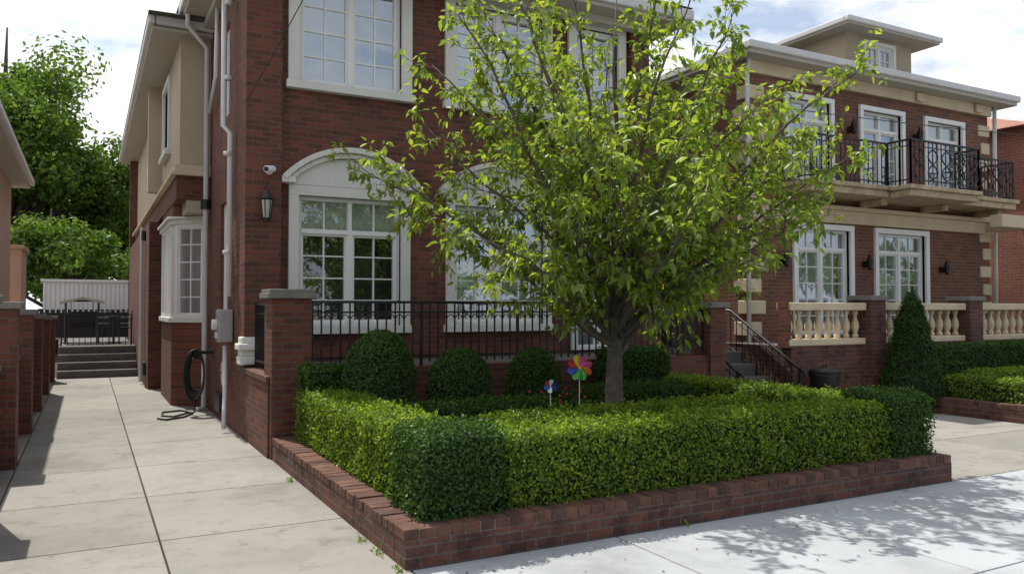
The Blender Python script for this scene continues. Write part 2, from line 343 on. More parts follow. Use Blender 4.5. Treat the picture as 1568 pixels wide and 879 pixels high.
# ------------------------------------------------------------------ main brick house
H=empty('brick_house')
w1,w2,w3=(2.38,3.77),(4.57,6.03),(6.62,7.4)
zL=(1.36,3.05); zU=(4.52,5.95)
g=Geo(); F=front(10.32)
wallgrid(g,F,2.14,7.6,0,6.1,-.3,0,[(*w1,*zL),(*w2,*zL),(*w3,.95,3.05),(*w1,*zU),(*w2,*zU),(*w3,*zU)])
g.b(1.7,2.14,10.2,10.62,0,6.1); g.b(7.6,7.95,10.2,10.62,0,6.1)
wallgrid(g,side(1.7),10.62,13.5,0,6.1,-.3,0,[(11.55,12.25,1.5,3.1),(11.55,12.25,4.3,5.6)])
g.b(7.65,7.95,10.62,26,0,6.0); g.b(1.7,2.0,13.5,17.2,0,3.3); g.b(1.05,2.0,17.2,26,0,3.3); g.b(1.05,7.95,25.7,26,0,5.9)
g.obj('brick_walls',M['brick'],H)
g=Geo(); g.b(2.7,7.6,11.2,11.3,0,6); g.b(2.3,2.4,10.7,13.4,0,6); g.obj('inner_walls',M['dark'],H)
A=acc()
window(A,F,*w1,*zL,sash=2,cols=2,rows=4,transom=.45,blind=.47)
window(A,side(1.7),11.55,12.25,1.5,3.1,sash=1,cols=2,rows=5,surround=0)
st=A['stone']
for (a0,a1) in (w1,w2):
    ac=(a0+a1)/2; hw=(a1-a0)/2+.235
    st.arch(F,ac,hw,3.27,.43,.07,-.02,.17)
    st.arch(F,ac,hw-.05,3.215,.41,.06,-.02,.12)
    hw2=hw-.08; rise=.36; zb=3.2; Rr=(hw2**2+rise**2)/(2*rise); cz=zb+rise-Rr; T=math.asin(hw2/Rr)
    poly=[(ac-hw2,3.182),(ac+hw2,3.182)]+[(ac+Rr*math.sin(t),cz+Rr*math.cos(t)) for t in np.linspace(T,-T,18)]
    st.extr(F,poly,-.02,.055)
    st.box(F,ac-hw,ac-hw+.17,-.02,.15,3.19,3.27); st.box(F,ac+hw-.17,ac+hw,-.02,.15,3.19,3.27)
flush(A,H,'glass','greenin')
A=acc()
window(A,F,*w2,*zL,sash=2,cols=2,rows=4,transom=.45)
for w,s in ((w1,2),(w2,2),(w3,1)): window(A,F,*w,*zU,sash=s,cols=2,rows=4,surround=.15,mun=.02)
window(A,F,*w3,.95,3.05,sash=1,cols=2,rows=5,surround=.1,sill=False)
window(A,side(1.7),11.55,12.25,4.3,5.6,sash=1,cols=2,rows=4,surround=0)
flush(A,H,'glassu','curt')
g=Geo(); g.b(1.64,2.2,10.12,10.4,.9,1.0); g.b(1.66,2.18,10.15,10.4,1.0,1.08); g.b(1.62,2.22,10.1,10.4,1.08,1.16); g.b(1.66,2.18,10.16,10.4,1.16,1.24)
g.obj('corner_plinth',M['stone'],H,bevel=.015)
def hip(name,x0,x1,y0,y1,z,h,ov,parent,mat):
    g=Geo(); X0,X1,Y0,Y1=x0-ov,x1+ov,y0-ov,y1+ov; m=min(X1-X0,Y1-Y0)/2*.98
    g.v=[(X0,Y0,z),(X1,Y0,z),(X1,Y1,z),(X0,Y1,z),(X0+m,Y0+m,z+h),(X1-m,Y0+m,z+h),(X1-m,Y1-m,z+h),(X0+m,Y1-m,z+h)]
    g.f=[(0,1,2,3),(0,1,5,4),(1,2,6,5),(2,3,7,6),(3,0,4,7),(4,5,6,7)]; g.obj(name,mat,parent)
hip('roof_front',1.7,7.95,10.2,13.4,6.36,1.0,.5,H,M['asph_roof'])
hip('roof_rear',1.25,7.95,13.5,26,6.07,1.4,.5,H,M['asph_roof'])
g=Geo()
g.b(1.25,8.4,9.75,13.3,6.1,6.16); g.b(.82,8.4,13.3,26.4,5.89,5.95)
g.b(1.7,7.9,10.05,10.2,5.98,6.1); g.b(1.55,1.7,10.05,13.4,5.98,6.1)
g.obj('soffits',M['soffit'],H,bevel=.01)
g=Geo(); g.b(1.19,8.46,9.69,9.79,6.16,6.33); g.b(1.19,1.29,9.8,13.3,6.16,6.33); g.b(8.36,8.46,9.8,13.3,6.16,6.33)
g.b(.76,.86,13.2,26.4,5.95,6.1); g.b(.87,1.9,13.2,13.3,5.951,6.09)
g.obj('gutters',M['pipe'],H,bevel=.02)
g=Geo(); wallgrid(g,side(1.25),13.5,25.9,3.85,5.89,-.2,0,[(15.2,16.3,4.4,5.6),(18.5,19.6,4.4,5.6)]); g.b(1.45,1.72,13.5,13.7,3.85,5.89); g.b(1.0,1.25,16.9,17.15,3.85,5.89)
g.obj('stucco_storey',M['stucco'],H)
A=acc(); window(A,side(1.25),15.2,16.3,4.4,5.6,sash=2,cols=1,rows=3,surround=.1); window(A,side(1.25),18.5,19.6,4.4,5.6,sash=2,cols=1,rows=3,surround=.1)
flush(A,H,'glassu','curt')
g=Geo(); g.b(1.17,1.72,13.42,26,3.75,3.85); g.b(1.12,1.72,13.37,26,3.68,3.75); g.obj('string_course',M['cream'],H,bevel=.01)
g=Geo(); g.b(1.2,1.72,13.45,26,3.3,3.68); g.obj('brick_fascia',M['brick'],H)
g=Geo(); g.b(1.35,1.72,13.46,14.1,3.1,3.3); g.obj('soffit_panel',M['stucco'],H)
bp=[(1.72,13.7),(1.22,14.2),(1.22,16.2),(1.72,16.7)]
g=Geo(); g.prism(bp,0,1.36); g.prism(bp,3.05,3.3); g.obj('bay_brick',M['brick'],H)
g=Geo(); sc=lambda o:[(1.72,13.7-o),(1.22-o,14.2-o*.6),(1.22-o,16.2+o*.6),(1.72,16.7+o)]
g.prism(sc(.05),1.36,1.44); g.prism(sc(.05),2.97,3.05); g.prism(sc(.09),3.05,3.09)
g.obj('bay_trim',M['stone'],H,bevel=.008)
A=acc(); L=math.hypot(.5,.5); s2=math.sqrt(.5)
FA=((1.72,13.7),(-s2,s2),(-s2,-s2)); 
window(A,FA,.07,L-.07,1.44,2.97,sash=1,cols=2,rows=5,surround=.06,sill=False,glassd=.03,proud=.015)
window(A,side(1.22),14.3,15.2,1.44,2.97,sash=2,cols=1,rows=4,surround=.09,sill=False,glassd=.03,proud=.015)
window(A,side(1.22),15.35,16.1,1.44,2.97,sash=1,cols=1,rows=4,surround=.07,sill=False,glassd=.03,proud=.015)
flush(A,H,'glassu','curt')
g=Geo()
g.tube([(1.63,10.95,1.75),(1.63,10.95,3.9),(1.55,11.0,4.0),(1.55,11.0,6.1)],.038,10)
for z in (2.3,3.6,4.6,5.6): g.tube([(1.6,10.95,z),(1.6,10.95,z+.05)],.055,10)
g.tube([(1.30,13.0,6.2),(1.30,13.05,5.95),(1.62,13.3,5.7),(1.62,13.3,.9),(1.62,13.3,.05),(1.5,13.2,.03)],.04,10)
g.tube([(1.62,12.2,6.1),(1.62,12.3,5.0),(1.62,12.9,4.6)],.03,8)
g.obj('downspouts',M['pipe'],H,smooth=True)
g=Geo(); g.tube([(1.62,13.3,3.15),(1.62,13.3,3.3)],.075,8); g.tube([(1.02,18.2,3.0),(1.02,18.2,3.2)],.06,8); g.obj('pipe_boxes',M['rubber'],H)
g=Geo(); g.b(.99,1.04,17.6,18.1,.25,.5); g.b(1.655,1.695,11.9,12.4,.12,.38); g.obj('basement_vents',M['iron'],H); g=Geo(); g.tube([(.99,18.5,3.3),(.99,18.5,.05)],.035,8); g.obj('rear_pipe',M['pipe'],H)
g=Geo(); g.tube([(1.6,11.05,1.1),(1.6,11.0,.5),(1.58,10.9,.3),(1.55,10.75,.06)],.03,8); g.tube([(1.62,11.2,1.1),(1.62,11.25,.6),(1.62,11.0,.35)],.018,8)
g.tube([(1.62,11.3+.16*math.cos(t),.72+.16*math.sin(t)) for t in np.linspace(0,6.2,18)],.012,6)
g.obj('conduits',M['pipe'],H,smooth=True)
E=empty('utility_meter_box'); g=Geo(); g.b(1.5,1.69,10.95,11.2,1.15,1.58); g.obj('box',M['metal'],E,bevel=.02)
g=Geo(); g.tube([(1.5,11.08,1.38),(1.44,11.08,1.38)],.07,16); g.b(1.485,1.5,10.98,11.17,1.2,1.28); g.b(1.56,1.66,11.3,11.42,1.15,1.33); g.obj('dial',M['pipe'],E,bevel=.006)
E=empty('garden_hose'); g=Geo()
for k in range(7): g.tube([(1.46-.008*k+(.11+.006*k)*math.cos(t),12.85-.02*k+.04*math.cos(t),.60+(.27+.02*k)*math.sin(t)+.02*math.sin(3*t+k)) for t in np.linspace(0,6.28,26)],.013,6)
g.tube([(1.45,12.8,.25),(1.42,12.7,.05),(1.32,12.9,.015),(1.12,12.6,.015),(.98,12.8,.015),(1.02,13.2,.015),(1.3,13.3,.015),(1.42,12.9,.015),(1.25,12.5,.015),(1.0,12.3,.015),(.9,12.5,.015)],.014,6)
g.b(1.40,1.69,12.82,12.9,.90,.95); g.obj('coil',M['rubber'],E,smooth=False)
E=empty('wall_lantern'); g=Geo(); x,y=1.93,10.05
g.lathe(x,y,[(.07,2.93),(.085,2.95),(.06,3.0),(.02,3.05),(.01,3.1)],6); g.lathe(x,y,[(.02,2.66),(.05,2.69),(.052,2.71)],6)
for i in range(6):
    a=i*math.pi/3; g.tube([(x+.048*math.cos(a),y+.048*math.sin(a),2.7),(x+.072*math.cos(a),y+.072*math.sin(a),2.93)],.007,4)
g.b(x-.04,x+.04,10.17,10.198,2.7,3.0); g.tube([(x,10.18,2.9),(x,10.1,3.1),(x,y,3.08)],.01,6); g.obj('cage',M['iron'],E)
g=Geo(); g.lathe(x,y,[(.042,2.71),(.064,2.925)],6); g.obj('lantern_glass',M['blind'],E)
E=empty('security_camera'); g=Geo(); g.tube([(1.98,10.19,3.3),(1.98,10.12,3.3)],.04,10); g.tube([(2.02,10.13,3.33),(1.91,9.98,3.30)],.042,12); g.obj('housing',M['white'],E,bevel=.004)
g=Geo(); g.tube([(1.912,9.985,3.30),(1.905,9.97,3.298)],.03,12); g.obj('lens',M['rubber'],E)
# ------------------------------------------------------------------ terrace + fence
E=empty('brick_terrace'); g=Geo()
g.b(2.15,7.75,8.6,8.8,0,.93); g.b(1.7,1.94,8.72,10.19,0,.80); g.b(7.75,7.95,8.6,10.19,0,.93)
g.obj('terrace_wall',M['brick'],E)
g=Geo(); g.b(1.68,1.96,8.7,10.19,.80,.87); g.obj('side_coping',M['kerbtop'],E,bevel=.01)
g=Geo(); g.b(1.95,8.0,8.8,10.31,.80,.90); g.obj('terrace_floor',M['steps'],E)
g=Geo(); g.b(1.72,2.14,8.62,9.02,0,1.70); g.b(7.72,8.0,8.55,8.95,0,1.6); g.obj('piers',M['brick'],E)
g=Geo(); g.b(1.67,2.19,8.57,9.07,1.70,1.76); g.b(1.69,2.17,8.59,9.05,1.76,1.8); g.b(7.67,8.05,8.5,9,1.6,1.68); g.obj('pier_caps',M['slate'],E,bevel=.008)
def fence(name,p0,p1,z0,z1,sp=.105):
    e=empty(name); g=Geo(); d=Vector(p1)-Vector(p0); L=d.length; t=d.normalized(); F=((p0[0],p0[1]),(t.x,t.y),(t.y,-t.x))
    g.box(F,0,L,-.02,.02,z1-.03,z1); g.box(F,0,L,-.012,.012,z1-.14,z1-.12); g.box(F,0,L,-.015,.015,z0,z0+.025)
    n=int(L/sp)
    for i in range(n+1):
        a=L*i/n; g.box(F,a-.008,a+.008,-.0085,.0085,z0-.06,z1-.03)
        if i<n:
            c=a+L/n/2; g.arch(F,c,L/n/2-.008,z1-.20,.045,.010,-.006,.006,6)
    for i in range(0,n+1,12):
        a=L*i/n; g.box(F,a-.015,a+.015,-.0155,.0155,z0-.1,z1-.032)
    g.obj('railing',M['iron'],e); return e
fence('iron_fence',(2.16,8.7),(7.7,8.7),1.03,1.68)
fence('iron_fence',(1.82,9.05),(1.82,10.1),.95,1.66)
fence('iron_fence',(8.0,10.6),(9.4,10.6),.95,1.75)
E=empty('entrance_stairs'); g=Geo()
for i in range(5): g.b(8.02,9.3,8.4+.29*i,8.69+.29*i if i<4 else 10.6,0,.18*(i+1))
g.obj('steps',M['steps'],E,bevel=.01)
def rail(X,name):
    e=empty(name); g=Geo(); 
    P=[(X,8.38,.70),(X,9.8,1.55),(X,10.2,1.6)]; g.tube(P,.022,8); g.tube([(X,8.38,.70),(X,8.28,.66),(X,8.26,.60)],.02,8)
    g.tube([(p[0],p[1],p[2]-.6) for p in P[:2]],.012,6); g.tube([(p[0],p[1],p[2]-.1) for p in P[:2]],.010,6)
    for i in range(12):
        t=i/11; y=8.4+1.4*t; z=.71+.84*t; g.tube([(X,y,z-.68+.05),(X,y,z)],.009,5)
    g.tube([(X,8.36,.0),(X,8.36,.72)],.02,8); g.obj('rail',M['iron'],e); return e
rail(8.05,'stair_handrail'); rail(9.28,'stair_handrail')
# ------------------------------------------------------------------ right house
H2=empty('brick_house_with_balcony')
g=Geo(); F=front(10.3); X0,X1=10.2,17.2
ud=[(11.15,12.25),(13.15,14.3),(15.1,16.25)]; ld=[(11.35,12.75),(13.55,15.0)]
wallgrid(g,F,X0,X1,0,5.95,-.3,0,[(a,b,3.95,5.42) for a,b in ud]+[(a,b,1.1,3.05) for a,b in ld])
g.b(X0,X0+.3,10.6,22,0,5.95); g.b(X1-.3,X1,10.6,22,0,5.95); g.obj('brick_walls',M['brick2'],H2)
g=Geo(); g.b(10.6,17,11.4,11.5,0,5.9); g.obj('inner_walls',M['dark'],H2)
A=acc()
for a,b in ud: window(A,F,a,b,3.95,5.42,sash=2,cols=1,rows=4,transom=.35,surround=.09,sill=False,blind=.3)
for a,b in ld:
    window(A,F,a,b,1.1,3.05,sash=2,cols=2,rows=5,transom=.36,surround=.10,sill=False)
    c=(a+b)/2; A['frame'].tube([(c+.11*math.cos(t),10.38,2.86+.11*math.sin(t)) for t in np.linspace(0,2*math.pi,24)],.012,6,False)
for k,mt in (('frame','white'),('glass','glassu'),('inside','curt'),('blind','blind'),('stone','white')):
    if A[k].v: A[k].obj('door_'+k,M[mt],H2)
g=Geo()
for i in range(15):
    z=.35+i*.38
    if z+.24>5.7: break
    w=.36 if i%2 else .26
    g.b(X0-.03,X0+w,10.27,10.3+(.26 if i%2 else .36),z,z+.24); g.b(X1-w,X1+.03,10.27,10.6,z,z+.24)
g.obj('quoins',M['cream'],H2,bevel=.015)
g=Geo()
g.b(X0-.04,X1+.04,10.2,10.3,3.18,3.42); g.b(X0-.07,X1+.07,10.14,10.3,3.42,3.5)
g.b(X0-.04,X1+.04,10.22,10.3,5.73,5.95); g.b(X0-.04,X0,10.3,22,5.73,5.95)
for x in (12.6,14.75,16.7): g.b(x-.1,x+.1,10.15,10.2,5.75,5.92)
g.b(16.9,17.3,9.3,10.3,3.22,3.4); g.b(15.9,17.35,9.25,9.5,3.2,3.45)
g.obj('cornice_bands',M['cream'],H2,bevel=.012)
g=Geo(); g.b(X0-.33,X1+.45,9.92,22.4,5.95,6.02); g.obj('soffit',M['soffit'],H2)
g=Geo(); g.b(X0-.38,X1+.5,9.86,9.95,6.02,6.15); g.b(X0-.38,X0-.28,9.95,22.4,6.02,6.15); g.b(X1+.4,X1+.5,9.95,22.4,6.02,6.15); g.obj('gutter',M['pipe'],H2,bevel=.02)
hip('roof',X0,X1,10.3,22,6.1,1.1,.33,H2,M['asph_roof'])
D=Geo(); wallgrid(D,front(11.1),13.7,15.8,6.1,7.28,-.1,0,[(14.3,15.15,6.55,7.12)]); D.b(13.7,13.8,11.2,14.5,6.1,7.28); D.b(15.7,15.8,11.2,14.5,6.1,7.28); D.obj('dormer_walls',M['stucco'],H2)
D=Geo(); D.b(13.3,16.2,10.7,14.6,7.28,7.35); D.obj('dormer_soffit',M['soffit'],H2)
D=Geo(); D.b(13.25,16.25,10.65,10.75,7.32,7.43); D.b(13.25,13.35,10.75,14.6,7.32,7.43); D.b(16.15,16.25,10.75,14.6,7.32,7.43); D.obj('dormer_gutter',M['pipe'],H2,bevel=.02)
hip('dormer_roof',13.6,15.9,11.0,14.3,7.38,.3,.32,H2,M['asph_roof'])
A=acc(); window(A,front(11.1),14.3,15.15,6.55,7.12,sash=2,cols=2,rows=2,surround=.08,sill=True,glassd=.04,fw=.035)
for k,mt in (('frame','white'),('glass','glassu'),('inside','curt'),('stone','white')): A[k].obj('dormer_'+k,M[mt],H2)
g=Geo(); g.b(10.9,16.9,9.55,10.3,3.62,3.74); g.b(10.85,16.95,9.5,10.3,3.74,3.82); g.b(12.9,14.9,9.1,9.52,3.60,3.72); g.b(12.85,14.95,9.05,9.5,3.721,3.80)
for x in (11.2,13.0,14.8,16.6): g.b(x-.08,x+.08,9.7,10.2,3.5,3.62)
g.obj('balcony_slab',M['cream_w'],H2,bevel=.015)
g=Geo()
def rseg(p0,p1,scroll=False):
    d=Vector((p1[0]-p0[0],p1[1]-p0[1],0)); L=d.length; t=d.normalized(); F=((p0[0],p0[1]),(t.x,t.y),(t.y,-t.x)); z0,z1=3.88,4.62
    g.box(F,0,L,-.018,.018,z1-.03,z1); g.box(F,0,L,-.012,.012,z0,z0+.02); g.box(F,0,L,-.01,.01,z1-.13,z1-.115)
    n=max(2,int(L/.12))
    for i in range(n+1):
        a=L*i/n; r=.014 if i in(0,n) else .007; g.box(F,a-r,a+r,-r,r,z0-.06,z1-.03)
    if scroll:
        m=max(1,int(L/.36))
        for i in range(m):
            a=L*(i+.5)/m
            for sg in (-1,1):
                pts=[]
                for q in np.linspace(0,1,13):
                    aa=a+sg*.14*math.sin(q*2*math.pi); pts.append(g.pt(F,aa,.02,z0+.03+q*.56))
                g.tube(pts,.013,5)
rseg((10.95,9.58),(12.88,9.58)); rseg((12.9,9.56),(12.9,9.1)); rseg((12.9,9.1),(14.9,9.1),True); rseg((14.9,9.1),(14.9,9.56)); rseg((14.92,9.58),(16.85,9.58),True); rseg((16.87,9.58),(16.87,10.25)); rseg((10.93,9.58),(10.93,10.25))
g.obj('balcony_railing',M['iron'],H2)
g=Geo(); g.lathe(17.1,9.38,[(.15,1.1),(.15,1.2),(.11,1.25),(.115,1.3),(.12,2.0),(.095,3.05),(.12,3.08),(.14,3.14),(.14,3.2)],18); g.obj('porch_column',M['cream'],H2,smooth=True)
g=Geo(); g.tube([(10.12,10.2,6.0),(10.12,10.2,5.9),(10.12,10.24,5.7),(10.12,10.24,.2)],.04,10); g.tube([(X1+.1,10.2,6.0),(X1+.1,10.24,.2)],.04,10); g.obj('downspouts',M['pipe'],H2,smooth=True)
for lx,lz in ((10.95,2.35),(13.15,2.35),(15.5,2.3),(12.75,4.9),(14.7,4.95)):
    e=empty('wall_lantern'); g=Geo(); y=10.15
    g.lathe(lx,y,[(.07,lz+.16),(.05,lz+.2),(.01,lz+.28)],6); g.lathe(lx,y,[(.02,lz-.03),(.045,lz),(.065,lz+.16)],6); g.b(lx-.03,lx+.03,10.2,10.29,lz+.02,lz+.14); g.obj('body',M['iron'],e)
E=empty('stone_balustrade'); g=Geo(); g.b(9.35,22,8.6,8.8,0,1.02); g.b(9.35,9.55,8.8,10.29,0,1.02); g.obj('brick_wall',M['brickk'],E)
g=Geo(); g.b(9.55,22,8.8,10.29,.9,1.0); g.obj('floor',M['steps'],E)
g=Geo(); bal=Geo()
pr=[(.05,0),(.05,.05),(.03,.07),(.04,.1),(.062,.17),(.055,.24),(.03,.31),(.027,.36),(.045,.39),(.05,.44)]
for a,b in ((9.3,11.0),(11.4,13.6),(13.98,16.2),(16.58,22)):
    g.b(a,b,8.58,8.82,1.02,1.12); g.b(a,b,8.56,8.84,1.56,1.68)
    n=int((b-a)/.21)
    for i in range(n): bal.lathe(a+(b-a)*(i+.5)/n,8.7,[(r,1.12+z) for r,z in pr],10)
g.obj('rails',M['cream'],E,bevel=.015); bal.obj('balusters',M['cream'],E,smooth=True)
g=Geo(); c=Geo()
for a in (11.02,13.62,16.22): g.b(a,a+.36,8.5,8.9,0,1.72); c.b(a-.04,a+.4,8.46,8.94,1.72,1.8)
g.obj('piers',M['brickk'],E); c.obj('caps',M['slate'],E,bevel=.012)
g=Geo(); g.b(9.28,9.35,8.6,8.8,1.0,1.7); g.b(8.75,9.25,10.65,10.95,0,1.75); g.obj('gate_pier',M['brick'],E)
E=empty('orange_brick_house'); g=Geo(); wallgrid(g,side(19.6),10.8,30,0,5.9,-.3,0,[(12.5,13.5,1.8,3.0),(12.5,13.5,4.2,5.3)]); g.b(19.9,28,10.8,11.1,0,5.9); g.obj('walls',M['brick_o'],E)
hip('roof',19.6,28,10.8,30,5.9,1.6,.3,E,M['brick_o'])
E=empty('trash_bin'); g=Geo(); g.lathe(9.65,8.25,[(.17,0),(.21,.58),(.225,.60),(.225,.63)],16); g.lathe(9.65,8.25,[(.23,.635),(.20,.69),(.05,.72)],16); g.tube([(9.6,8.25,.71),(9.62,8.25,.76),(9.68,8.25,.76),(9.7,8.25,.71)],.01,6); g.obj('body',M['rubber'],E,smooth=True)
g=Geo(); g.b(7.97,10.17,19,19.2,0,2.2); g.obj('rear_brick_wall',M['brick2'])
# ------------------------------------------------------------------ left boundary wall + neighbour
E=empty('brick_boundary_wall'); g=Geo(); c=Geo()
ys=[4.6,6.9,9.3,11.8,14.3,17.0,19.8]; zs=[1.72,1.70,1.66,1.58,1.5,1.45,1.42]
for i,(y,z) in enumerate(zip(ys,zs)):
    g.b(-.98,-.62,y,y+.38,0,z-.07); c.b(-1.02,-.58,y-.04,y+.42,z-.07,z)
    if i<len(ys)-1: g.b(-.94,-.76,y+.38,ys[i+1],0,z-.72); c.b(-.96,-.74,y+.42,ys[i+1]-.04,z-.72,z-.66)
g.obj('brick_wall',M['brick'],E); c.obj('coping',M['slate'],E,bevel=.01)
E=empty('stucco_neighbour_house'); g=Geo(); wallgrid(g,((-1.35,0),(0,1),(1,0)),11.2,18.3,0,4.0,-.25,0,[(14,15,1.8,3.1)]); g.b(-8,-1.6,18.05,18.3,0,4.0); g.b(-8,-1.6,11.2,11.45,0,4); g.obj('walls',M['pink'],E)
g=Geo(); g.b(-8.4,-1.06,10.8,18.7,4.0,4.06); g.obj('soffit',M['soffit'],E); g=Geo(); g.b(-1.08,-.98,10.8,18.7,4.05,4.17); g.obj('gutter',M['pipe'],E,bevel=.02)
hip('roof',-8,-1.4,11.2,18.3,4.06,1.3,.4,E,M['asph_roof'])
g=Geo(); g.b(-1.72,-1.3,13.2,13.7,4.2,5.5); g.obj('chimney',M['pink'],E); g=Geo(); g.lathe(-1.52,13.45,[(.13,5.5),(.13,5.65),(.17,5.66),(.17,5.72),(.13,5.73),(.13,5.8)],12); g.obj('chimney_pot',M['metal'],E)
g=Geo(); g.b(-1.55,-1.2,19,20.4,0,2.8); g.b(-1.6,-1.15,18.9,20.5,2.8,2.87); g.obj('rear_bay',M['pink'],E,bevel=.01)
E=empty('rear_patio'); g=Geo()
for i in range(4): g.b(-.6,1.04,20.6+.3*i,20.9+.3*i if i<3 else 34,-.05,.17*(i+1))
g.obj('patio_steps',M['steps'],E,bevel=.01)
fence('patio_gate',(-.55,21.8),(.95,21.8),.75,1.45,.12)
E=empty('white_garden_shed'); g=Geo(); F=front(29)
g.box(F,-1.25,2.0,-2.0,0,.6,2.42)
for i in range(25):
    a=-1.23+i*.13; g.box(F,a,a+.05,.001,.02,1.0,2.40)
g.box(F,-1.32,2.05,-2.05,.05,2.42,2.5); g.obj('walls_and_roof',M['white'],E,bevel=.005)
g=Geo(); F=front(28.2); g.box(F,-1.9,2.0,-.03,0,.68,1.45)
for i in range(26):
    a=-1.9+i*.15; g.box(F,a,a+.1,0,.02,.68,1.55)
g.obj('dark_picket_screen',M['rubber'])
E=empty('patio_swing'); g=Geo()
for x in (-.5,.25):
    g.tube([(x,23,.68),(x,23.4,1.78)],.025,6); g.tube([(x,23.9,.68),(x,23.4,1.78)],.025,6)
g.tube([(-.55,23.4,1.78),(.3,23.4,1.78)],.025,6); g.b(-.42,.17,23.25,23.6,1.05,1.1); g.b(-.42,.17,23.6,23.64,1.1,1.5)
for x in (-.38,.12): g.tube([(x,23.4,1.78),(x,23.4,1.1)],.008,5)
g.obj('frame',M['iron'],E); g=Geo(); g.extr(front(23.4),[(-.62,1.76),(-.12,1.88),(.38,1.76),(.38,1.70),(-.12,1.82),(-.62,1.70)],-.5,.5); g.obj('canopy',M['soffit'],E)
E=empty('patio_table'); g=Geo(); g.lathe(.6,23.2,[(.2,.69),(.03,.72),(.03,1.35),(.34,1.36),(.34,1.39)],20); g.obj('table',M['iron'],E)
g=Geo()
for x in (.35,.85):
    for dx in (-.15,.15):
        g.tube([(x+dx,22.6,.69),(x+dx,22.65,1.1),(x+dx,22.5,1.55)],.013,5)
    for z in (1.2,1.35,1.5): g.tube([(x-.15,22.58,z),(x+.15,22.58,z)],.01,5)
    g.b(x-.16,x+.16,22.62,22.95,1.08,1.11)
g.obj('chairs',M['iron'],E)
# ------------------------------------------------------------------ hedges and shrubs
hedge('privet_hedge',1.92,2.42,5.3,8.45,.19,.75,M['leaf_hedge'],sprigs=130)
hedge('privet_hedge',2.52,6.45,4.78,5.3,.19,.73,M['leaf_hedge'],sprigs=130)
hedge('boxwood_hedge',1.88,2.5,4.74,5.36,.19,.79,M['leaf_box'],sprigs=90,L=.03,rough=.022,r=.09)
hedge('boxwood_hedge',6.45,7.02,4.74,5.36,.19,.80,M['leaf_box'],sprigs=90,L=.03,rough=.022,r=.09)
hedge('privet_hedge',6.4,6.9,5.4,8.3,.19,.73,M['leaf_hedge'],sprigs=90)
hedge('privet_hedge',3.1,6.2,6.0,6.45,.19,.66,M['leaf_hedge'],dens=4500,sprigs=120)
hedge('boxwood_hedge',2.55,4.3,7.0,7.45,.19,.66,M['leaf_box'],dens=4500,sprigs=100)
hedge('boxwood_hedge',4.9,6.3,7.2,7.65,.19,.72,M['leaf_box'],dens=4500,sprigs=100)
hedge('boxwood_hedge',1.95,2.75,8.1,8.5,.19,1.0,M['leaf_box'],dens=4500,sprigs=60)
hedge('boxwood_hedge',5.7,6.6,8.0,8.5,.19,1.1,M['leaf_box'],dens=4500,r=.12)
hedge('privet_hedge',11.7,12.2,4.85,7.8,.19,.55,M['leaf_hedge'],dens=2800,L=.038,W=.024,sprigs=60)
hedge('privet_hedge',12.2,20,7.3,7.8,.19,.62,M['leaf_hedge'],dens=2000,L=.04,W=.026)
hedge('boxwood_hedge',11.9,20,8.05,8.5,.0,1.0,M['leaf_box'],dens=2000,L=.04,W=.026)
dome('round_shrub',2.68,7.95,.2,1.36,.37,M['leaf_box'])
dome('round_shrub',3.6,7.98,.2,1.15,.35,M['leaf_box'])
dome('round_shrub',4.55,8.0,.2,1.13,.32,M['leaf_box'])
dome('conical_evergreen',11.38,8.05,.1,1.82,.46,M['leaf_cone'],dens=4500,cone=1,L=.042,W=.018)
E=empty('flower_bed'); n=2500; P=np.stack([R.uniform(3.6,5.6,n),R.uniform(7.0,8.3,n),R.uniform(.2,.62,n)],1); leaves('leaves',P,np.tile([0,-.2,1],(n,1)),.06,.03,M['leaf_box'],E,rnd=.6,shape=1)
M['red']=pm('petal_red',(.5,.02,.03),.6,.2,3,0); M['pinkp']=pm('petal_pink',(.75,.12,.35),.5,.1,3,0); M['yel']=pm('petal_yellow',(.8,.6,.03),.5,.1,3,0); M['blu']=pm('petal_blue',(.03,.08,.5),.5,.1,3,0); M['grn']=pm('petal_green',(.08,.45,.08),.5,.1,3,0); M['orn']=pm('petal_orange',(.8,.2,.03),.5,.1,3,0)
n=35; P=np.stack([R.uniform(4.2,5.4,n),R.uniform(7.2,7.8,n),R.uniform(.58,.70,n)],1); leaves('blossoms',P,np.tile([0,-1,1],(n,1)),.035,.035,M['red'],E,rnd=.6,shape=1)
def pinwheel(c,r,mats,wide):
    e=empty('pinwheel'); c=Vector(c); f=Vector((.47,.88,0)); rt=Vector((.88,-.47,0)); up=Vector((0,0,1)); n=len(mats)
    for i,m in enumerate(mats):
        g=Geo(); a=2*math.pi*i/n+.3; d=rt*math.cos(a)+up*math.sin(a); s=rt*-math.sin(a)+up*math.cos(a)
        pts=[c,c+d*r*.35+s*r*wide*.5-f*.012,c+d*r*.75+s*r*wide*.6-f*.03,c+d*r+s*r*wide*.1-f*.02,c+d*r*.85-s*r*wide*.45+f*.006,c+d*r*.4-s*r*wide*.35+f*.006]
        g.v=[tuple(p) for p in pts]; g.f=[(0,1,2),(0,2,3),(0,3,4),(0,4,5)]; g.obj('petal_%d'%i,M[m],e,recalc=False)
    g=Geo(); g.tube([c-f*.03,c+f*.03],.016 if r>.1 else .008,10); g.obj('hub',M['yel'],e)
    g=Geo(); g.tube([(c.x+f.x*.03,c.y+f.y*.03,.15),tuple(c+f*.03)],.005,6); g.obj('stick',M['pipe'],e)
pinwheel((4.37,6.75,1.0),.135,['pinkp','pinkp','yel','red','blu','grn','grn','orn'],.5)
pinwheel((4.09,6.85,.82),.07,['blu','white','red','blu','white','blu'],.6)
E=empty('weeds'); P=[]
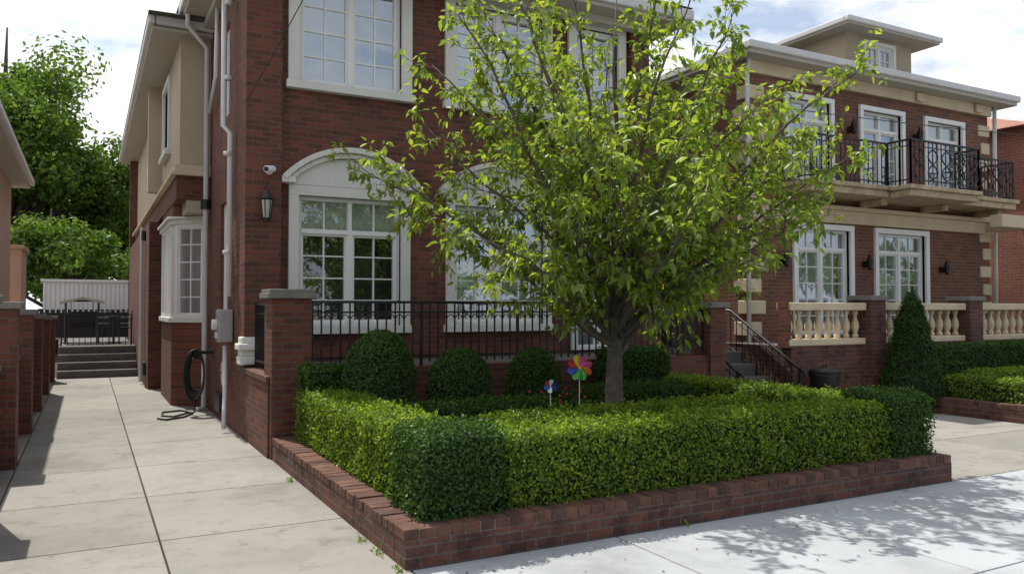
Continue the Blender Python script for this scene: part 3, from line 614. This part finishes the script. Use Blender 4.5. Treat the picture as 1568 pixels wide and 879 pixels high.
for (x,y) in [(1.69,5.0),(1.68,5.35),(1.69,4.65),(3.9,4.6),(1.67,7.5)]:
    n=30; P.append(np.stack([x+R.normal(0,.015,n),y+R.normal(0,.04,n),np.abs(R.normal(0,.015,n))],1))
P=np.concatenate(P); leaves('blades',P,np.tile([1,0,.2],(len(P),1)),.04,.01,M['leaf_hedge'],E,rnd=.9,shape=1)
E=empty('fallen_leaves'); n=120; P=np.stack([R.uniform(2,10,n),4.6-np.abs(R.normal(0,.9,n)),np.full(n,.008)],1); leaves('litter',P,np.tile([0,0,4],(n,1)),.03,.014,M['soil'],E,rnd=.4,shape=1)
# ------------------------------------------------------------------ tree
T=empty('cherry_tree'); W=Geo(); base=Vector((4.79,6.74,.15))
rt=Vector((.8824,-.4706,0)); fw=Vector((.4706,.8824,0)); up=Vector((0,0,1))
trunk=[base+Vector(p) for p in ((0,0,0),(.0,0,.25),(-.01,0,.6),(.01,.01,.95),(.0,.0,1.4),(.03,0,1.9),(.0,.02,2.5),(.05,0,3.2),(.0,0,3.9),(.06,.02,4.75))]
W.tube(trunk,[.13,.105,.09,.08,.058,.045,.036,.027,.016,.006],12)
def tp(z):
    for i in range(len(trunk)-1):
        if trunk[i].z<=z<=trunk[i+1].z: return trunk[i].lerp(trunk[i+1],(z-trunk[i].z)/(trunk[i+1].z-trunk[i].z))
    return trunk[-1].copy()
ends=[(-2.75,.7,3.15,1.2),(-2.3,-.3,2.95,1.1),(-1.9,.6,4.3,1.3),(-1.65,-.6,4.4,1.5),(-1.7,.9,2.35,1.0),(-1.3,-1.2,2.2,1.0),(-1.1,-.6,4.85,1.7),(-.6,1.3,4.6,1.8),
 (2.45,-.2,4.0,1.2),(2.3,-.2,3.05,1.1),(2.1,.7,3.5,1.3),(1.6,-.9,2.35,1.0),(1.4,.8,4.2,1.5),(1.15,-.3,4.45,1.7),(1.2,1.0,2.1,1.0),(.6,-1.1,4.5,1.9),(.4,-.5,5.05,2.1),
 (-.3,-1.6,3.1,1.2),(.6,-1.7,2.6,1.1),(.1,1.8,3.2,1.3),(-.9,1.6,3.5,1.3),(1.0,1.6,3.3,1.4),(-.8,-1.5,3.8,1.5),(1.1,-1.3,3.5,1.4),(-.75,-.5,1.9,1.1),(.75,.3,1.85,1.15),(-1.9,.2,3.5,1.2),(1.9,-.2,2.5,1.05),(-.4,.3,5.1,2.2),(1.9,-.7,3.2,1.2),(-1.4,.9,3.7,1.4),(.9,.1,3.8,1.7),(-1.0,0,4.0,1.6),(-.5,-1.2,2.5,1.2),(1.1,-.8,2.0,1.05),(.5,-1.2,3.0,1.2),(-.9,-.9,2.9,1.15),(1.6,.2,3.7,1.4),(0,.6,4.2,1.8),(1.5,.2,2.9,1.2),(-1.3,.1,4.6,1.6)]
LP=[];LD=[]
def rv(s=1): return Vector(R.normal(0,s,3))
for (a,b,z,zs) in ends:
    s=tp(zs+.15); e=Vector((base.x,base.y,0))+rt*a+fw*b+up*z; L=(e-s).length
    c=s.lerp(e,.4)+up*L*.10+rv(.08)
    n=12; pts=[]
    wob=rv(.05); ph=R.uniform(0,6)
    for i in range(n+1):
        t=i/n; p=s*(1-t)**2+c*2*t*(1-t)+e*t*t+wob*math.sin(t*7+ph)+rv(.012*(i>0)); pts.append(p)
    r0=.009+.0085*L; W.tube(pts,[r0*(1-.84*(i/n)) for i in range(n+1)],7)
    ns=int(5+L*4.0)
    for k in range(ns):
        t=.22+.78*(k+R.uniform(0,1))/ns; i=min(n-1,int(t*n)); p=pts[i].lerp(pts[i+1],t*n-i if t<1 else 1); tg=(pts[i+1]-pts[i]).normalized()
        d=(tg*.8+rv(.55)+up*.12).normalized(); sl=R.uniform(.3,.72)*(1.15-.5*t)
        if t>.93: d=(tg+rv(.15)).normalized(); sl=.35
        m=5; sp=[p.copy()]; dd=d.copy()
        for q in range(m):
            dd=(dd+rv(.16)+up*.03).normalized(); sp.append(sp[-1]+dd*sl/m)
        W.tube(sp,[.006*(1-.7*q/m) for q in range(m+1)],4,False)
        nt_=int(3+sl*6)
        for q in range(nt_):
            tt=.2+.8*(q+R.uniform(0,1))/nt_; j=min(m-1,int(tt*m)); tpnt=sp[j].lerp(sp[j+1],min(1,tt*m-j)); td=((sp[j+1]-sp[j]).normalized()*.7+rv(.6)).normalized(); tl=R.uniform(.1,.28)
            te=tpnt+td*tl+Vector((0,0,-.03)); W.tube([tpnt,tpnt.lerp(te,.5)+up*.015,te],[.0035,.0025,.0012],3,False)
            for u in range(R.integers(5,9)):
                f=R.uniform(.15,1.05); LP.append(tpnt.lerp(te,f)); LD.append(td)
W.obj('trunk_and_limbs',M['bark'],T,smooth=True,recalc=False)
LP=np.array([tuple(p) for p in LP]); LD=np.array([tuple(p) for p in LD]); n=len(LP)
t=nrm(LD*.5+R.normal(0,.6,(n,3))+np.array([0,0,-.5])); s=nrm(np.cross(t,nrm(np.array([0,0,1.])+R.normal(0,.45,(n,3))))); nn=np.cross(s,t)
Ln=R.uniform(.058,.105,n)[:,None]; Wd=Ln*R.uniform(.42,.55,n)[:,None]; P0=LP+t*.015
dr=np.array([0,0,-1.])*Ln
V=np.stack([P0,P0+t*Ln*.3+s*Wd/2+nn*Wd*.2,P0+t*Ln*.68+s*Wd*.38+nn*Wd*.15+dr*.05,P0+t*Ln+dr*.15,P0+t*Ln*.68-s*Wd*.38+nn*Wd*.15+dr*.05,P0+t*Ln*.3-s*Wd/2+nn*Wd*.2],1)
fastmesh('leaves',V,[(0,1,2,3),(0,3,4,5)],None,M['leaf_tree'],T)
# ------------------------------------------------------------------ background trees
def bigtree(name,x,y,z0,h,r,ncl,nl,ls,par=None,trunk=True):
    e=empty(name) if par is None else par; g=Geo()
    if trunk:
        g.tube([(x,y,0),(x+.1,y,z0),(x-.1,y,z0+h*.5),(x,y,z0+h*.9)],[r*.1,r*.07,r*.04,.03],8)
    P=[];Nn=[]
    for i in range(ncl):
        v=nrm(R.normal(0,1,3)); v[2]=abs(v[2])*1.0-.25 if R.uniform()<.8 else v[2]
        rad=R.uniform(.45,.95); c=np.array([x,y,z0+h*.45])+v*np.array([r,r,h*.52])*rad; cr=r*R.uniform(.16,.36)
        if trunk: g.tube([(x,y,z0+h*.2),tuple((np.array([x,y,z0+h*.3])+c)/2),tuple(c)],[r*.03,r*.02,r*.006],5)
        d=nrm(R.normal(0,1,(nl,3))); q=c+d*cr*R.uniform(.45,1.15,(nl,1))*np.array([1,1,.75]); P.append(q); Nn.append(d+np.array([0,0,.4]))
    if trunk: g.obj('trunk_and_limbs',M['bark'],e)
    leaves('leaves',np.concatenate(P),np.concatenate(Nn),ls,ls*.6,M['leaf_far'],e,rnd=.6,shape=1); return e
bigtree('background_tree',-3.2,40,1,14.0,4.6,95,460,.23)
bigtree('background_tree',1.6,41,1,8.8,3.0,50,400,.22)
bigtree('background_tree',-1.2,33,.5,5.2,2.6,32,350,.2)
bigtree('background_tree',-9,38,1,12.5,4.5,40,300,.33)
e=empty('added_reflection_trees')  # unseen tree row behind the camera, added to give windows dark low reflections
for x in range(-40,60,11): bigtree('t',x+R.uniform(-2,2),-24+R.uniform(-2,2),.5,R.uniform(5,8),4.5,14,110,.6,par=e,trunk=False)
E=empty('power_line'); g=Geo(); g.tube([(9.5+12*t,9.0-2*t,4.75+.1*t-.5*t*(1-t)) for t in np.linspace(0,1,16)],.008,5,False); g.tube([(1.72+.9*t,10.15-2.5*t,4.2+2.2*t-.3*t*(1-t)) for t in np.linspace(0,1,12)],.006,5,False); g.obj('cable',M['rubber'],E)
# ------------------------------------------------------------------ light, sky, camera
el=math.radians(61.5); az=math.radians(-16)
sd=Vector((math.sin(az)*math.cos(el),math.cos(az)*math.cos(el),math.sin(el)))
L=bpy.data.lights.new('sun','SUN'); L.energy=5.0; L.angle=math.radians(.5); L.color=(1,.95,.86); lo=bpy.data.objects.new('sun',L); S.collection.objects.link(lo); lo.rotation_euler=sd.to_track_quat('Z','Y').to_euler()
wd=bpy.data.worlds.new('World'); S.world=wd; wd.use_nodes=True; nt=wd.node_tree
for n_ in list(nt.nodes): nt.nodes.remove(n_)
o=N(nt,'ShaderNodeOutputWorld'); bg=N(nt,'ShaderNodeBackground'); bg.inputs[1].default_value=.12; nt.links.new(bg.outputs[0],o.inputs[0])
sk=N(nt,'ShaderNodeTexSky',sky_type='NISHITA'); sk.sun_disc=False; sk.sun_elevation=el; sk.sun_rotation=az%(2*math.pi); sk.air_density=1.0; sk.dust_density=1.5
tc=N(nt,'ShaderNodeTexCoord'); mp=N(nt,'ShaderNodeMapping'); mp.inputs['Scale'].default_value=(1,1,2.6); mp.inputs['Location'].default_value=(.3,.1,.2); nt.links.new(tc.outputs['Generated'],mp.inputs[0])
cn=noise(nt,2.8,9,mp.outputs[0],.6)
sx=N(nt,'ShaderNodeSeparateXYZ'); nt.links.new(tc.outputs['Generated'],sx.inputs[0])
ma=N(nt,'ShaderNodeMath',operation='MULTIPLY_ADD'); nt.links.new(sx.outputs[0],ma.inputs[0]); ma.inputs[1].default_value=-.14; nt.links.new(cn.outputs['Fac'],ma.inputs[2])
cr=ramp(nt,ma.outputs[0],[(.33,(.22,.22,.22)),(.45,(1,1,1))])
cn2=noise(nt,5,6,mp.outputs[0]); cc=ramp(nt,cn2.outputs['Fac'],[(.3,(7.3,7.5,7.8)),(.6,(8.4,8.4,8.4))])
# the half of the sky around the sun is brighter than the half opposite it
my=N(nt,'ShaderNodeMath',operation='MULTIPLY_ADD'); nt.links.new(sx.outputs[1],my.inputs[0]); my.inputs[1].default_value=.5; my.inputs[2].default_value=.5
yr=ramp(nt,my.outputs[0],[(.25,(.66,.70,.77)),(.62,(1.22,1.22,1.21))])
vm=N(nt,'ShaderNodeVectorMath',operation='MULTIPLY'); nt.links.new(cc.outputs[0],vm.inputs[0]); nt.links.new(yr.outputs[0],vm.inputs[1])
sb=N(nt,'ShaderNodeVectorMath',operation='SCALE'); nt.links.new(sk.outputs[0],sb.inputs[0]); sb.inputs['Scale'].default_value=1.25
nt.links.new(mixc(nt,'MIX',cr.outputs[0],sb.outputs[0],vm.outputs[0]),bg.inputs[0])
cam=bpy.data.cameras.new('camera'); cam.lens=27.95; cam.sensor_width=36; cam.clip_end=1500; cam.clip_start=.05
co=bpy.data.objects.new('camera',cam); S.collection.objects.link(co); co.location=(0,0,1.6); co.rotation_euler=(math.radians(91.5),0,math.radians(-28.07)); S.camera=co
